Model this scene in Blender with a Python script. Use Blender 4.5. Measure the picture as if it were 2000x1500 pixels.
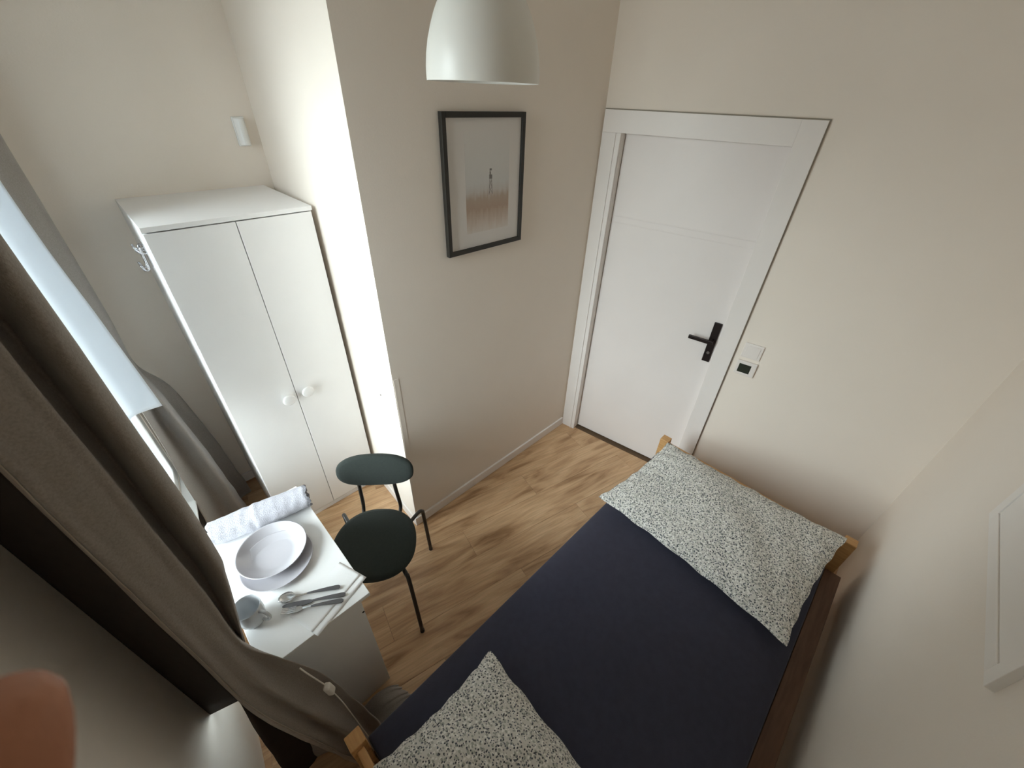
import bpy, bmesh, math, random
import numpy as np
from mathutils import Matrix, Vector

random.seed(7)
for o in list(bpy.data.objects):
    bpy.data.objects.remove(o, do_unlink=True)
SC = bpy.context.scene
COL = SC.collection

# ------------------------------------------------------------------ camera, world, light, exposure
cam_d = bpy.data.cameras.new('camera')
cam = bpy.data.objects.new('camera', cam_d)
COL.objects.link(cam)
CAM_POS = Vector((0.498, 0.527, 2.176))
CAM_R = ((0.7117, -0.7017, 0.0313), (-0.3921, -0.4331, -0.8116), (0.5830, 0.5654, -0.5834))   # right, down, forward
_r, _d, _f = (Vector(v) for v in CAM_R)
_f.normalize(); _r = (_r - _f * _r.dot(_f)).normalized(); _d = _f.cross(_r)
M = Matrix(((_r.x, -_d.x, -_f.x, CAM_POS.x), (_r.y, -_d.y, -_f.y, CAM_POS.y), (_r.z, -_d.z, -_f.z, CAM_POS.z), (0, 0, 0, 1)))
cam.matrix_world = M
cam_d.sensor_width = 36.0
cam_d.lens = 784.37 * 36.0 / 2000.0
cam_d.clip_start = 0.005
cam_d.dof.use_dof = True
cam_d.dof.focus_distance = 1.9
cam_d.dof.aperture_fstop = 12.0
SC.camera = cam

world = bpy.data.worlds.new('overcast_sky')
SC.world = world
world.use_nodes = True
bg = world.node_tree.nodes['Background']
bg.inputs['Strength'].default_value = 24.0
# overcast sky above the horizon, duller street level below it
wn = world.node_tree
wtc = wn.nodes.new('ShaderNodeTexCoord'); wsp = wn.nodes.new('ShaderNodeSeparateXYZ'); wcr = wn.nodes.new('ShaderNodeValToRGB')
wmr = wn.nodes.new('ShaderNodeMapRange'); wmr.inputs[1].default_value = -1.0; wmr.inputs[2].default_value = 1.0
wn.links.new(wtc.outputs['Generated'], wsp.inputs[0]); wn.links.new(wsp.outputs[2], wmr.inputs[0]); wn.links.new(wmr.outputs[0], wcr.inputs[0]); wn.links.new(wcr.outputs[0], bg.inputs['Color'])
wcr.color_ramp.elements[0].position = 0.47; wcr.color_ramp.elements[0].color = (0.13, 0.132, 0.132, 1)
wk = wcr.color_ramp.elements.new(0.53); wk.color = (0.28, 0.295, 0.305, 1)
wcr.color_ramp.elements[2].position = 0.85; wcr.color_ramp.elements[2].color = (0.90, 0.95, 1.0, 1)

SC.view_settings.view_transform = 'Standard'
SC.view_settings.look = 'None'
SC.view_settings.gamma = 1.0
SC.view_settings.use_curve_mapping = False
SC.view_settings.exposure = 0.6
SC.cycles.max_bounces = 14
SC.cycles.diffuse_bounces = 10
SC.cycles.transparent_max_bounces = 8
SC.cycles.use_denoising = True

# sampling portal in the window opening: sends the sky's own light through the window, adds none
pd = bpy.data.lights.new('window_portal', 'AREA')
pd.shape = 'RECTANGLE'; pd.size = 1.26; pd.size_y = 2.1
pd.cycles.is_portal = True
portal = bpy.data.objects.new('window_portal', pd)
COL.objects.link(portal)

# ------------------------------------------------------------------ helpers
WLOC = {}
def tag(o, label=None, cat=None, group=None, kind=None):
    if label: o['label'] = label
    if cat: o['category'] = cat
    if group: o['group'] = group
    if kind: o['kind'] = kind
    return o

def empty(name, loc, label, cat, group=None):
    o = bpy.data.objects.new(name, None)
    o.empty_display_size = 0.05
    COL.objects.link(o)
    o.location = loc
    WLOC[o] = Vector(loc)
    return tag(o, label, cat, group)

def obj(name, bm, mat, parent=None, smooth=False, bevel=0.0, bseg=2, label=None):
    """bm holds world coordinates; the mesh is re-centred and linked as ONE object"""
    if isinstance(bm, bmesh.types.BMesh):
        bmesh.ops.recalc_face_normals(bm, faces=bm.faces[:])
        me = bpy.data.meshes.new(name)
        vs = [v.co.copy() for v in bm.verts]
        c = (Vector((min(v.x for v in vs), min(v.y for v in vs), min(v.z for v in vs))) +
             Vector((max(v.x for v in vs), max(v.y for v in vs), max(v.z for v in vs)))) / 2
        for v in bm.verts: v.co -= c
        bm.to_mesh(me); bm.free()
    o = bpy.data.objects.new(name, me)
    COL.objects.link(o)
    if parent is not None:
        o.parent = parent
        o.location = c - WLOC[parent]
    else:
        o.location = c
    WLOC[o] = c
    if mat: me.materials.append(mat)
    if smooth:
        for p in me.polygons: p.use_smooth = True
    if bevel > 0:
        m = o.modifiers.new('bevel', 'BEVEL'); m.width = bevel; m.segments = bseg; m.limit_method = 'ANGLE'; m.angle_limit = math.radians(40)
    if label: o['label'] = label
    return o

def B(): return bmesh.new()

def box(bm, x0, x1, y0, y1, z0, z1):
    vs = [bm.verts.new((x, y, z)) for z in (z0, z1) for y in (y0, y1) for x in (x0, x1)]
    for f in ((0, 2, 3, 1), (4, 5, 7, 6), (0, 1, 5, 4), (2, 6, 7, 3), (0, 4, 6, 2), (1, 3, 7, 5)):
        bm.faces.new([vs[i] for i in f])
    return bm

def prism(bm, pts, z0, z1):
    lo = [bm.verts.new((p[0], p[1], z0)) for p in pts]
    hi = [bm.verts.new((p[0], p[1], z1)) for p in pts]
    n = len(pts)
    bm.faces.new(lo[::-1]); bm.faces.new(hi)
    for i in range(n):
        bm.faces.new((lo[i], lo[(i + 1) % n], hi[(i + 1) % n], hi[i]))
    return bm

def frame_box(bm, o, ex, ey, ez, a0, a1, b0, b1, c0, c1):
    """box in a local frame (origin o, axes ex ey ez)"""
    o = Vector(o)
    vs = [bm.verts.new(o + ex * a + ey * b + ez * c) for c in (c0, c1) for b in (b0, b1) for a in (a0, a1)]
    for f in ((0, 2, 3, 1), (4, 5, 7, 6), (0, 1, 5, 4), (2, 6, 7, 3), (0, 4, 6, 2), (1, 3, 7, 5)):
        bm.faces.new([vs[i] for i in f])
    return bm

def catmull(P, n):
    """P (k,d) -> n*(k-1)+1 points"""
    P = np.asarray(P, float)
    k = len(P)
    E = np.vstack([2 * P[0] - P[1], P, 2 * P[-1] - P[-2]])
    out = []
    for i in range(k - 1):
        p0, p1, p2, p3 = E[i], E[i + 1], E[i + 2], E[i + 3]
        for j in range(n):
            t = j / n
            out.append(0.5 * (2 * p1 + (p2 - p0) * t + (2 * p0 - 5 * p1 + 4 * p2 - p3) * t * t + (3 * p1 - p0 - 3 * p2 + p3) * t ** 3))
    out.append(P[-1])
    return np.array(out)

def tube(bm, path, r, seg=10, cap=True):
    path = [Vector(p) for p in path]
    rr = r if hasattr(r, '__len__') else [r] * len(path)
    rings = []
    up = None
    for i, p in enumerate(path):
        t = (path[min(i + 1, len(path) - 1)] - path[max(i - 1, 0)]).normalized()
        if up is None:
            up = t.orthogonal().normalized()
        up = (up - t * up.dot(t)).normalized()
        s = t.cross(up)
        rings.append([bm.verts.new(p + (up * math.cos(a) + s * math.sin(a)) * rr[i]) for a in [2 * math.pi * k / seg for k in range(seg)]])
    for a, b in zip(rings, rings[1:]):
        for k in range(seg):
            bm.faces.new((a[k], a[(k + 1) % seg], b[(k + 1) % seg], b[k]))
    if cap:
        bm.faces.new(rings[0][::-1]); bm.faces.new(rings[-1])
    return bm

def lathe(bm, prof, cx, cy, z, seg=48, close=False):
    """prof: list of (r, dz)"""
    rings = []
    for r, dz in prof:
        if r < 1e-6:
            rings.append([bm.verts.new((cx, cy, z + dz))])
        else:
            rings.append([bm.verts.new((cx + r * math.cos(2 * math.pi * k / seg), cy + r * math.sin(2 * math.pi * k / seg), z + dz)) for k in range(seg)])
    for a, b in zip(rings, rings[1:]):
        for k in range(seg):
            k2 = (k + 1) % seg
            if len(a) == 1 and len(b) == 1: continue
            if len(a) == 1: bm.faces.new((a[0], b[k], b[k2]))
            elif len(b) == 1: bm.faces.new((a[k], a[k2], b[0]))
            else: bm.faces.new((a[k], a[k2], b[k2], b[k]))
    return bm

def grid(bm, G):
    """G (m,n,3) surface"""
    m, n = G.shape[:2]
    V = [[bm.verts.new(G[i, j]) for j in range(n)] for i in range(m)]
    for i in range(m - 1):
        for j in range(n - 1):
            bm.faces.new((V[i][j], V[i][j + 1], V[i + 1][j + 1], V[i + 1][j]))
    return bm

# ------------------------------------------------------------------ materials
def mat(name, col, rough=0.6, noise=None, nscale=8.0, bump=0.0, bscale=60.0, metal=0.0, sheen=0.0, spec=0.5, coords='Object', stretch=None, coat=0.0):
    m = bpy.data.materials.new(name); m.use_nodes = True
    nt = m.node_tree; p = nt.nodes['Principled BSDF']
    p.inputs['Base Color'].default_value = (*col, 1)
    p.inputs['Roughness'].default_value = rough
    p.inputs['Metallic'].default_value = metal
    p.inputs['Specular IOR Level'].default_value = spec
    p.inputs['Sheen Weight'].default_value = sheen
    p.inputs['Coat Weight'].default_value = coat
    tc = nt.nodes.new('ShaderNodeTexCoord')
    src = tc.outputs[coords]
    if stretch:
        mp = nt.nodes.new('ShaderNodeMapping'); mp.inputs['Scale'].default_value = stretch
        nt.links.new(src, mp.inputs['Vector']); src = mp.outputs['Vector']
    if noise:
        n = nt.nodes.new('ShaderNodeTexNoise'); n.inputs['Scale'].default_value = nscale; n.inputs['Detail'].default_value = 6
        nt.links.new(src, n.inputs['Vector'])
        mx = nt.nodes.new('ShaderNodeMix'); mx.data_type = 'RGBA'
        mx.inputs[6].default_value = (*col, 1); mx.inputs[7].default_value = (*noise, 1)
        rp = nt.nodes.new('ShaderNodeMapRange'); rp.inputs[1].default_value = 0.35; rp.inputs[2].default_value = 0.68
        nt.links.new(n.outputs['Fac'], rp.inputs[0])
        nt.links.new(rp.outputs[0], mx.inputs[0]); nt.links.new(mx.outputs[2], p.inputs['Base Color'])
    if bump:
        n2 = nt.nodes.new('ShaderNodeTexNoise'); n2.inputs['Scale'].default_value = bscale; n2.inputs['Detail'].default_value = 3
        nt.links.new(src, n2.inputs['Vector'])
        b = nt.nodes.new('ShaderNodeBump'); b.inputs['Strength'].default_value = bump; b.inputs['Distance'].default_value = 0.002
        nt.links.new(n2.outputs['Fac'], b.inputs['Height']); nt.links.new(b.outputs['Normal'], p.inputs['Normal'])
    return m

M_WALL = mat('wall_paint', (0.835, 0.765, 0.685), 0.75, noise=(0.82, 0.75, 0.67), nscale=3, bump=0.12, bscale=160, spec=0.3)
M_WALLF = mat('brightened_wall_paint', (0.88, 0.83, 0.765), 0.75, noise=(0.865, 0.815, 0.75), nscale=3, bump=0.12, bscale=160, spec=0.3)  # wall paint lightened to make up for missing light on the window wall
M_CEIL = mat('ceiling_paint', (0.88, 0.87, 0.85), 0.9)
M_TRIM = mat('white_trim_paint', (0.83, 0.79, 0.76), 0.4, noise=(0.81, 0.77, 0.74), nscale=4)
M_SHADOWLINE = mat('grey_shadow_line', (0.34, 0.31, 0.26), 0.8)
M_DOOR = mat('door_white_foil', (0.81, 0.765, 0.74), 0.38, noise=(0.795, 0.75, 0.725), nscale=5)
M_MELA = mat('white_melamine', (0.84, 0.835, 0.83), 0.38, noise=(0.825, 0.82, 0.815), nscale=6)
M_TABLE = mat('white_table_foil', (0.87, 0.875, 0.875), 0.42, noise=(0.855, 0.86, 0.86), nscale=9)
M_PINE = mat('pine_wood', (0.62, 0.36, 0.15), 0.5, noise=(0.47, 0.25, 0.09), nscale=4, stretch=(18, 2, 18))
M_PINEY = mat('pine_wood_crosswise', (0.62, 0.36, 0.15), 0.5, noise=(0.47, 0.25, 0.09), nscale=4, stretch=(2, 18, 18))
M_RAIL = mat('dark_brown_pine', (0.17, 0.085, 0.045), 0.55, noise=(0.12, 0.055, 0.028), nscale=4, stretch=(2, 18, 18))  # side rails, darker brown than the pine posts
M_NAVY = mat('navy_bedding_cotton', (0.026, 0.027, 0.052), 0.85, noise=(0.021, 0.022, 0.044), nscale=40, bump=0.5, bscale=500, sheen=0.15)
M_CURT = mat('grey_velour_curtain', (0.27, 0.238, 0.21), 0.9, noise=(0.215, 0.188, 0.163), nscale=260, bump=0.35, bscale=420, sheen=0.25)
M_HEM = mat('curtain_hem_fabric', (0.36, 0.315, 0.275), 0.9, noise=(0.29, 0.25, 0.215), nscale=60, bump=0.3, bscale=420)
M_STITCH = mat('hem_stitching', (0.42, 0.37, 0.31), 0.9)
M_LIN = mat('dark_brown_lining_and_sheet', (0.026, 0.018, 0.015), 0.9, noise=(0.02, 0.014, 0.012), nscale=30)
M_GREENF = mat('dark_green_fabric', (0.017, 0.024, 0.020), 0.9, noise=(0.013, 0.019, 0.016), nscale=120, bump=0.5, bscale=600, sheen=0.06)
M_BLACKM = mat('black_metal_tube', (0.022, 0.020, 0.018), 0.45)
M_CAPG = mat('grey_plastic_cap', (0.17, 0.14, 0.13), 0.5)
M_HANDLE = mat('dark_bronze_metal', (0.026, 0.018, 0.017), 0.42, metal=0.6)
M_CYL = mat('steel_cylinder', (0.35, 0.33, 0.32), 0.35, metal=0.9)
M_FRAME = mat('black_frame_wood', (0.018, 0.016, 0.012), 0.5)
M_CERAM = mat('grey_white_stoneware', (0.46, 0.45, 0.48), 0.22, coat=0.3)
M_MUG = mat('pale_grey_mug_glaze', (0.58, 0.60, 0.62), 0.25, coat=0.3)
M_STEEL = mat('cutlery_steel', (0.62, 0.61, 0.60), 0.22, metal=1.0)
M_STEELH = mat('cutlery_handle_steel', (0.16, 0.16, 0.17), 0.42, metal=0.85)
M_TOWEL = mat('pale_grey_terry', (0.52, 0.52, 0.57), 0.95, noise=(0.44, 0.44, 0.49), nscale=70, bump=0.9, bscale=260)
M_TOWELE = mat('towel_raw_edge', (0.33, 0.33, 0.36), 0.95, noise=(0.16, 0.16, 0.18), nscale=160, bump=0.9, bscale=300)
M_PAPER = mat('white_paper_napkin', (0.87, 0.875, 0.875), 0.8, bump=0.15, bscale=200)
M_CORD = mat('white_cord_plastic', (0.66, 0.63, 0.58), 0.45)
M_CHROME = mat('chrome', (0.6, 0.6, 0.62), 0.15, metal=1.0)
M_WPLAST = mat('white_switch_plastic', (0.80, 0.75, 0.71), 0.4)
M_GLOSSW = mat('glossy_white_plastic', (0.82, 0.83, 0.82), 0.12, coat=0.5)
M_LCD = mat('dark_green_display', (0.022, 0.026, 0.016), 0.25)
M_SCREW = mat('dark_screw', (0.02, 0.018, 0.016), 0.5, metal=0.6)
M_PVC = mat('white_window_pvc', (0.80, 0.82, 0.82), 0.35)
M_SKIN = mat('skin', (0.44, 0.20, 0.115), 0.6, noise=(0.39, 0.165, 0.09), nscale=60, bump=0.2, bscale=600)
M_NAIL = mat('fingernail', (0.42, 0.22, 0.17), 0.35)
M_CANVAS = mat('white_picture_frame_lacquer', (0.84, 0.80, 0.755), 0.6)

def lampmat():
    m = mat('white_lamp_shade_plastic', (0.80, 0.79, 0.74), 0.35)
    return m
M_LAMP = lampmat()

def blindmat():
    m = bpy.data.materials.new('white_blind_fabric'); m.use_nodes = True
    nt = m.node_tree; out = nt.nodes['Material Output']; nt.nodes.remove(nt.nodes['Principled BSDF'])
    d = nt.nodes.new('ShaderNodeBsdfDiffuse'); t = nt.nodes.new('ShaderNodeBsdfTranslucent'); mx = nt.nodes.new('ShaderNodeMixShader')
    d.inputs[0].default_value = (0.80, 0.82, 0.84, 1); t.inputs[0].default_value = (0.80, 0.84, 0.88, 1); mx.inputs[0].default_value = 0.42
    n = nt.nodes.new('ShaderNodeTexNoise'); n.inputs['Scale'].default_value = 30
    tc = nt.nodes.new('ShaderNodeTexCoord'); nt.links.new(tc.outputs['Object'], n.inputs['Vector'])
    b = nt.nodes.new('ShaderNodeBump'); b.inputs['Strength'].default_value = 0.15; nt.links.new(n.outputs['Fac'], b.inputs['Height'])
    nt.links.new(b.outputs['Normal'], d.inputs['Normal'])
    nt.links.new(d.outputs[0], mx.inputs[1]); nt.links.new(t.outputs[0], mx.inputs[2]); nt.links.new(mx.outputs[0], out.inputs[0])
    return m
M_BLIND = blindmat()

def glassmat():
    m = bpy.data.materials.new('window_glass'); m.use_nodes = True
    nt = m.node_tree; out = nt.nodes['Material Output']; nt.nodes.remove(nt.nodes['Principled BSDF'])
    t = nt.nodes.new('ShaderNodeBsdfTransparent'); g = nt.nodes.new('ShaderNodeBsdfGlossy'); mx = nt.nodes.new('ShaderNodeMixShader')
    t.inputs[0].default_value = (0.93, 0.96, 0.95, 1); g.inputs['Roughness'].default_value = 0.03
    fr = nt.nodes.new('ShaderNodeFresnel'); fr.inputs[0].default_value = 1.45
    nt.links.new(fr.outputs[0], mx.inputs[0]); nt.links.new(t.outputs[0], mx.inputs[1]); nt.links.new(g.outputs[0], mx.inputs[2]); nt.links.new(mx.outputs[0], out.inputs[0])
    return m
M_GLASS = glassmat()

def plankmat():
    m = bpy.data.materials.new('oak_laminate'); m.use_nodes = True
    nt = m.node_tree; p = nt.nodes['Principled BSDF']; L = nt.links
    tc = nt.nodes.new('ShaderNodeTexCoord'); oi = nt.nodes.new('ShaderNodeObjectInfo')
    ad = nt.nodes.new('ShaderNodeVectorMath'); ad.operation = 'ADD'
    cm = nt.nodes.new('ShaderNodeCombineXYZ'); ml = nt.nodes.new('ShaderNodeMath'); ml.operation = 'MULTIPLY'; ml.inputs[1].default_value = 37.0
    L.new(oi.outputs['Random'], ml.inputs[0]); L.new(ml.outputs[0], cm.inputs[0]); L.new(ml.outputs[0], cm.inputs[1])
    # grain runs along the boards: rotate object space by the laying angle, then stretch
    mp = nt.nodes.new('ShaderNodeMapping'); mp.vector_type = 'POINT'; mp.inputs['Rotation'].default_value = (0, 0, math.radians(13.0))
    L.new(tc.outputs['Object'], mp.inputs['Vector']); L.new(mp.outputs[0], ad.inputs[0]); L.new(cm.outputs[0], ad.inputs[1])
    mp2 = nt.nodes.new('ShaderNodeMapping'); mp2.inputs['Scale'].default_value = (1.5, 9.0, 1.0); L.new(ad.outputs[0], mp2.inputs['Vector'])
    n1 = nt.nodes.new('ShaderNodeTexNoise'); n1.inputs['Scale'].default_value = 1.5; n1.inputs['Detail'].default_value = 5; n1.inputs['Distortion'].default_value = 1.1
    L.new(mp2.outputs[0], n1.inputs['Vector'])
    mp3 = nt.nodes.new('ShaderNodeMapping'); mp3.inputs['Scale'].default_value = (4.0, 70.0, 1.0); L.new(ad.outputs[0], mp3.inputs['Vector'])
    n2 = nt.nodes.new('ShaderNodeTexNoise'); n2.inputs['Scale'].default_value = 1.6; n2.inputs['Detail'].default_value = 4
    L.new(mp3.outputs[0], n2.inputs['Vector'])
    cr = nt.nodes.new('ShaderNodeValToRGB'); e = cr.color_ramp.elements
    e[0].position = 0.30; e[0].color = (0.33, 0.185, 0.088, 1); e[1].position = 0.62; e[1].color = (0.64, 0.43, 0.25, 1)
    k = cr.color_ramp.elements.new(0.45); k.color = (0.53, 0.335, 0.185, 1)
    L.new(n1.outputs['Fac'], cr.inputs[0])
    mx = nt.nodes.new('ShaderNodeMix'); mx.data_type = 'RGBA'; mx.blend_type = 'MULTIPLY'
    r2 = nt.nodes.new('ShaderNodeMapRange'); r2.inputs[1].default_value = 0.3; r2.inputs[2].default_value = 0.6; r2.inputs[3].default_value = 0.84; r2.inputs[4].default_value = 1.05
    L.new(n2.outputs['Fac'], r2.inputs[0]); L.new(cr.outputs[0], mx.inputs[6]); mx.inputs[0].default_value = 1.0
    L.new(r2.outputs[0], mx.inputs[7]); L.new(mx.outputs[2], p.inputs['Base Color'])
    p.inputs['Roughness'].default_value = 0.42; p.inputs['Specular IOR Level'].default_value = 0.4
    return m
M_PLANK = plankmat()
M_SUBF = mat('dark_floor_joint', (0.10, 0.06, 0.03), 0.8)

def pillowmat():
    m = bpy.data.materials.new('sprigged_pillow_cotton'); m.use_nodes = True
    nt = m.node_tree; p = nt.nodes['Principled BSDF']; L = nt.links
    p.inputs['Roughness'].default_value = 0.85
    tc = nt.nodes.new('ShaderNodeTexCoord')
    def spots(scale, thr, seed, fx=1.0):
        mp = nt.nodes.new('ShaderNodeMapping'); mp.inputs['Location'].default_value = (seed, seed * 1.7, 0); mp.inputs['Scale'].default_value = (1, fx, 1)
        L.new(tc.outputs['Object'], mp.inputs['Vector'])
        v = nt.nodes.new('ShaderNodeTexVoronoi'); v.inputs['Scale'].default_value = scale
        L.new(mp.outputs[0], v.inputs['Vector'])
        r = nt.nodes.new('ShaderNodeMapRange'); r.inputs[1].default_value = thr; r.inputs[2].default_value = thr + 0.08; r.inputs[3].default_value = 1; r.inputs[4].default_value = 0
        L.new(v.outputs['Distance'], r.inputs[0])
        return r.outputs[0]
    last = None
    base = (0.62, 0.605, 0.56, 1)
    for sc_, thr, seed, col, fx in ((82, 0.33, 3.1, (0.80, 0.79, 0.75, 1), 1.3), (100, 0.31, 9.4, (0.36, 0.37, 0.33, 1), 0.7), (92, 0.235, 1.3, (0.045, 0.05, 0.06, 1), 1.2), (125, 0.24, 5.6, (0.12, 0.13, 0.15, 1), 0.8)):
        mx = nt.nodes.new('ShaderNodeMix'); mx.data_type = 'RGBA'
        L.new(spots(sc_, thr, seed, fx), mx.inputs[0]); mx.inputs[7].default_value = col
        if last is None: mx.inputs[6].default_value = base
        else: L.new(last, mx.inputs[6])
        last = mx.outputs[2]
    L.new(last, p.inputs['Base Color'])
    n = nt.nodes.new('ShaderNodeTexNoise'); n.inputs['Scale'].default_value = 22; L.new(tc.outputs['Object'], n.inputs['Vector'])
    b = nt.nodes.new('ShaderNodeBump'); b.inputs['Strength'].default_value = 0.35; b.inputs['Distance'].default_value = 0.01
    L.new(n.outputs['Fac'], b.inputs['Height']); L.new(b.outputs['Normal'], p.inputs['Normal'])
    return m
M_PILLOW = pillowmat()

# ------------------------------------------------------------------ room shell
H = 3.00
YR, YB, YP = 0.05, 3.051, 1.9735            # right wall, back wall of the niche, picture wall
XP0, XP1 = 1.1936, 1.246                     # niche side wall (front corner, back corner)
WS = 0.12
def xw(y): return 0.150 + WS * (y - 1.55)    # window wall
def xd(y): return 2.603 - 0.1514 * (y - YP)  # door wall
WN = Vector((1, -WS, 0)).normalized()        # window wall normal (into the room)
WU = Vector((WS, 1, 0)).normalized()         # along the window wall
DN = Vector((-1, -0.1514, 0)).normalized()   # door wall normal (into the room)
DU = Vector((0.1514, -1, 0)).normalized()    # along the door wall, away from the corner
Z = Vector((0, 0, 1))

def S(name, bm, m, parent=None, **k):
    o = obj(name, bm, m, parent, **k)
    if parent is None: o['kind'] = 'structure'
    return o

# floor slab with laminate planks
bm = B(); prism(bm, [(xw(YR) - .02, YR), (xd(YR) + .02, YR), (xd(YP) + .02, YP), (XP0, YP), (XP1, YB), (xw(YB) - .02, YB)], -0.06, -0.012)
FLOOR = S('floor', bm, M_SUBF)
ROOM = [((0, YR), (0, 1)), ((0, YB), (0, -1)), ((xw(YR), YR), (WN.x, WN.y)), ((xd(YP) + 0.065, YP), (DN.x, DN.y))]
def clip(poly, pt, n):
    out = []
    for i in range(len(poly)):
        a, b = poly[i], poly[(i + 1) % len(poly)]
        da = (a[0] - pt[0]) * n[0] + (a[1] - pt[1]) * n[1]; db = (b[0] - pt[0]) * n[0] + (b[1] - pt[1]) * n[1]
        if da >= 0: out.append(a)
        if (da >= 0) != (db >= 0):
            t = da / (da - db); out.append((a[0] + (b[0] - a[0]) * t, a[1] + (b[1] - a[1]) * t))
    return out
ang = math.radians(-13.0); ca, sa = math.cos(ang), math.sin(ang)
PW, PL = 0.192, 1.285
for r in range(-3, 22):
    off = (r * 0.43) % 1.0 * PL
    for q in range(-2, 4):
        a0, b0 = q * PL + off, r * PW - 0.3
        rect = [(a0 + .0006, b0 + .0006), (a0 + PL - .0006, b0 + .0006), (a0 + PL - .0006, b0 + PW - .0006), (a0 + .0006, b0 + PW - .0006)]
        poly = [(x * ca - y * sa, x * sa + y * ca) for x, y in rect]
        for pt, n in ROOM:
            poly = clip(poly, pt, n)
            if len(poly) < 3: break
        if len(poly) < 3: continue
        # boards that run under the solid pier are cut along its two faces
        parts = [poly]
        if max(p[0] for p in poly) > XP0 and max(p[1] for p in poly) > YP:
            side = Vector((-(YB - YP), XP1 - XP0)).normalized()
            parts = [clip(poly, (0, YP), (0, -1))]
            up_ = clip(poly, (0, YP), (0, 1))
            if len(up_) > 2: parts.append(clip(up_, (XP0, YP), (side.x, side.y)))
        for part in parts:
            clean = [part[i] for i in range(len(part)) if math.hypot(part[i][0] - part[i - 1][0], part[i][1] - part[i - 1][1]) > 1e-4]
            if len(clean) < 3: continue
            if 0.5 * abs(sum(clean[i - 1][0] * clean[i][1] - clean[i][0] * clean[i - 1][1] for i in range(len(clean)))) < 0.0003: continue
            bm = B(); prism(bm, clean, -0.012, 0.0)
            obj('plank', bm, M_PLANK, FLOOR)

bm = B(); prism(bm, [(xw(YR) - .1, YR - .1), (xd(YR) + .1, YR - .1), (xd(YB) + .3, YB + .1), (xw(YB) - .1, YB + .1)], H, H + 0.1)
S('ceiling', bm, M_CEIL)

bm = B(); prism(bm, [(xw(YB) - 0.25, YB), (XP1, YB), (XP1, YB + .12), (xw(YB) - 0.25, YB + .12)], -0.06, H)
S('wall_back', bm, M_WALL)
# the solid pier: its face towards the window and the wall the picture hangs on
bm = B(); prism(bm, [(XP0, YP), (xd(YP) + 0.12, YP), (xd(YP) + 0.12, YB + .12), (XP1, YB + .12), (XP1, YB)], -0.06, H)
S('wall_left', bm, M_WALL)
bm = B(); prism(bm, [(xw(YR) - 0.25, YR - .12), (xd(YR) + 0.12, YR - .12), (xd(YR) + 0.12, YR), (xw(YR) - 0.25, YR)], -0.06, H)
S('wall_right', bm, M_WALL)

# window wall with its opening
WY0, WY1, WZ0, WZ1 = 1.50, 2.78, 0.50, 2.62
def wpr(bm, y0, y1, z0, z1, d0=0.0, d1=0.17):
    prism(bm, [(xw(y0) - d1, y0), (xw(y0) - d0, y0), (xw(y1) - d0, y1), (xw(y1) - d1, y1)], z0, z1)
bm = B()
wpr(bm, YR, WY0, -0.06, H); wpr(bm, WY1, YB, -0.06, H); wpr(bm, WY0, WY1, -0.06, WZ0); wpr(bm, WY0, WY1, WZ1, H)
S('wall_front', bm, M_WALLF)
portal.matrix_world = Matrix.Translation(Vector((xw((WY0 + WY1) / 2) - 0.165, (WY0 + WY1) / 2, (WZ0 + WZ1) / 2))) @ Matrix(((WU.x, 0, -WN.x, 0), (WU.y, 0, -WN.y, 0), (0, 1, 0, 0), (0, 0, 0, 1)))

# window: outer frame, two sashes with panes, sill
bm = B()
fw = 0.035
for (y0, y1, z0, z1) in ((WY0, WY0 + fw, WZ0, WZ1), (WY1 - fw, WY1, WZ0, WZ1), (WY0 + fw, WY1 - fw, WZ0, WZ0 + fw), (WY0 + fw, WY1 - fw, WZ1 - fw, WZ1)):
    wpr(bm, y0, y1, z0, z1, 0.004, 0.07)
WIN = S('window_1', bm, M_PVC)
ym = (WY0 + WY1) / 2
for y0, y1 in ((WY0 + fw, ym), (ym, WY1 - fw)):
    bm = B(); s = 0.032
    for (a, b, z0, z1) in ((y0, y0 + s, WZ0 + fw, WZ1 - fw), (y1 - s, y1, WZ0 + fw, WZ1 - fw), (y0 + s, y1 - s, WZ0 + fw, WZ0 + fw + s), (y0 + s, y1 - s, WZ1 - fw - s, WZ1 - fw)):
        wpr(bm, a, b, z0, z1, 0.0, 0.055)
    sash = obj('sash', bm, M_PVC, WIN, bevel=0.004)
    bm = B(); wpr(bm, y0 + s, y1 - s, WZ0 + fw + s, WZ1 - fw - s, 0.020, 0.024)
    obj('pane', bm, M_GLASS, sash)
bm = B(); wpr(bm, WY0, WY1, WZ0 - 0.02, WZ0, -0.05, 0.0)
obj('window_sill', bm, M_PVC, WIN, bevel=0.004)

# door wall with its opening, door, casing
DO = Vector((xd(YP), YP, 0))                     # corner with the picture wall, u runs along DU
def ub(bm, u0, u1, z0, z1, n0, n1): return frame_box(bm, DO, DU, DN, Z, u0, u1, n0, n1, z0, z1)
UL = (YP - 1.862) / abs(DU.y); UR = (YP - 1.092) / abs(DU.y); UE = (YP - YR) / abs(DU.y)
ZD = 2.036
bm = B()
ub(bm, -0.02, UL - 0.02, -0.06, H, -0.14, 0); ub(bm, UR + 0.02, UE + 0.02, -0.06, H, -0.14, 0); ub(bm, UL - 0.02, UR + 0.02, ZD + 0.02, H, -0.14, 0)
ub(bm, UL - 0.1, UR + 0.1, -0.06, ZD + 0.2, -0.20, -0.14)          # slab added behind the closed door to stop sky light leaking through its gaps
S('wall_far', bm, M_WALL)
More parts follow.
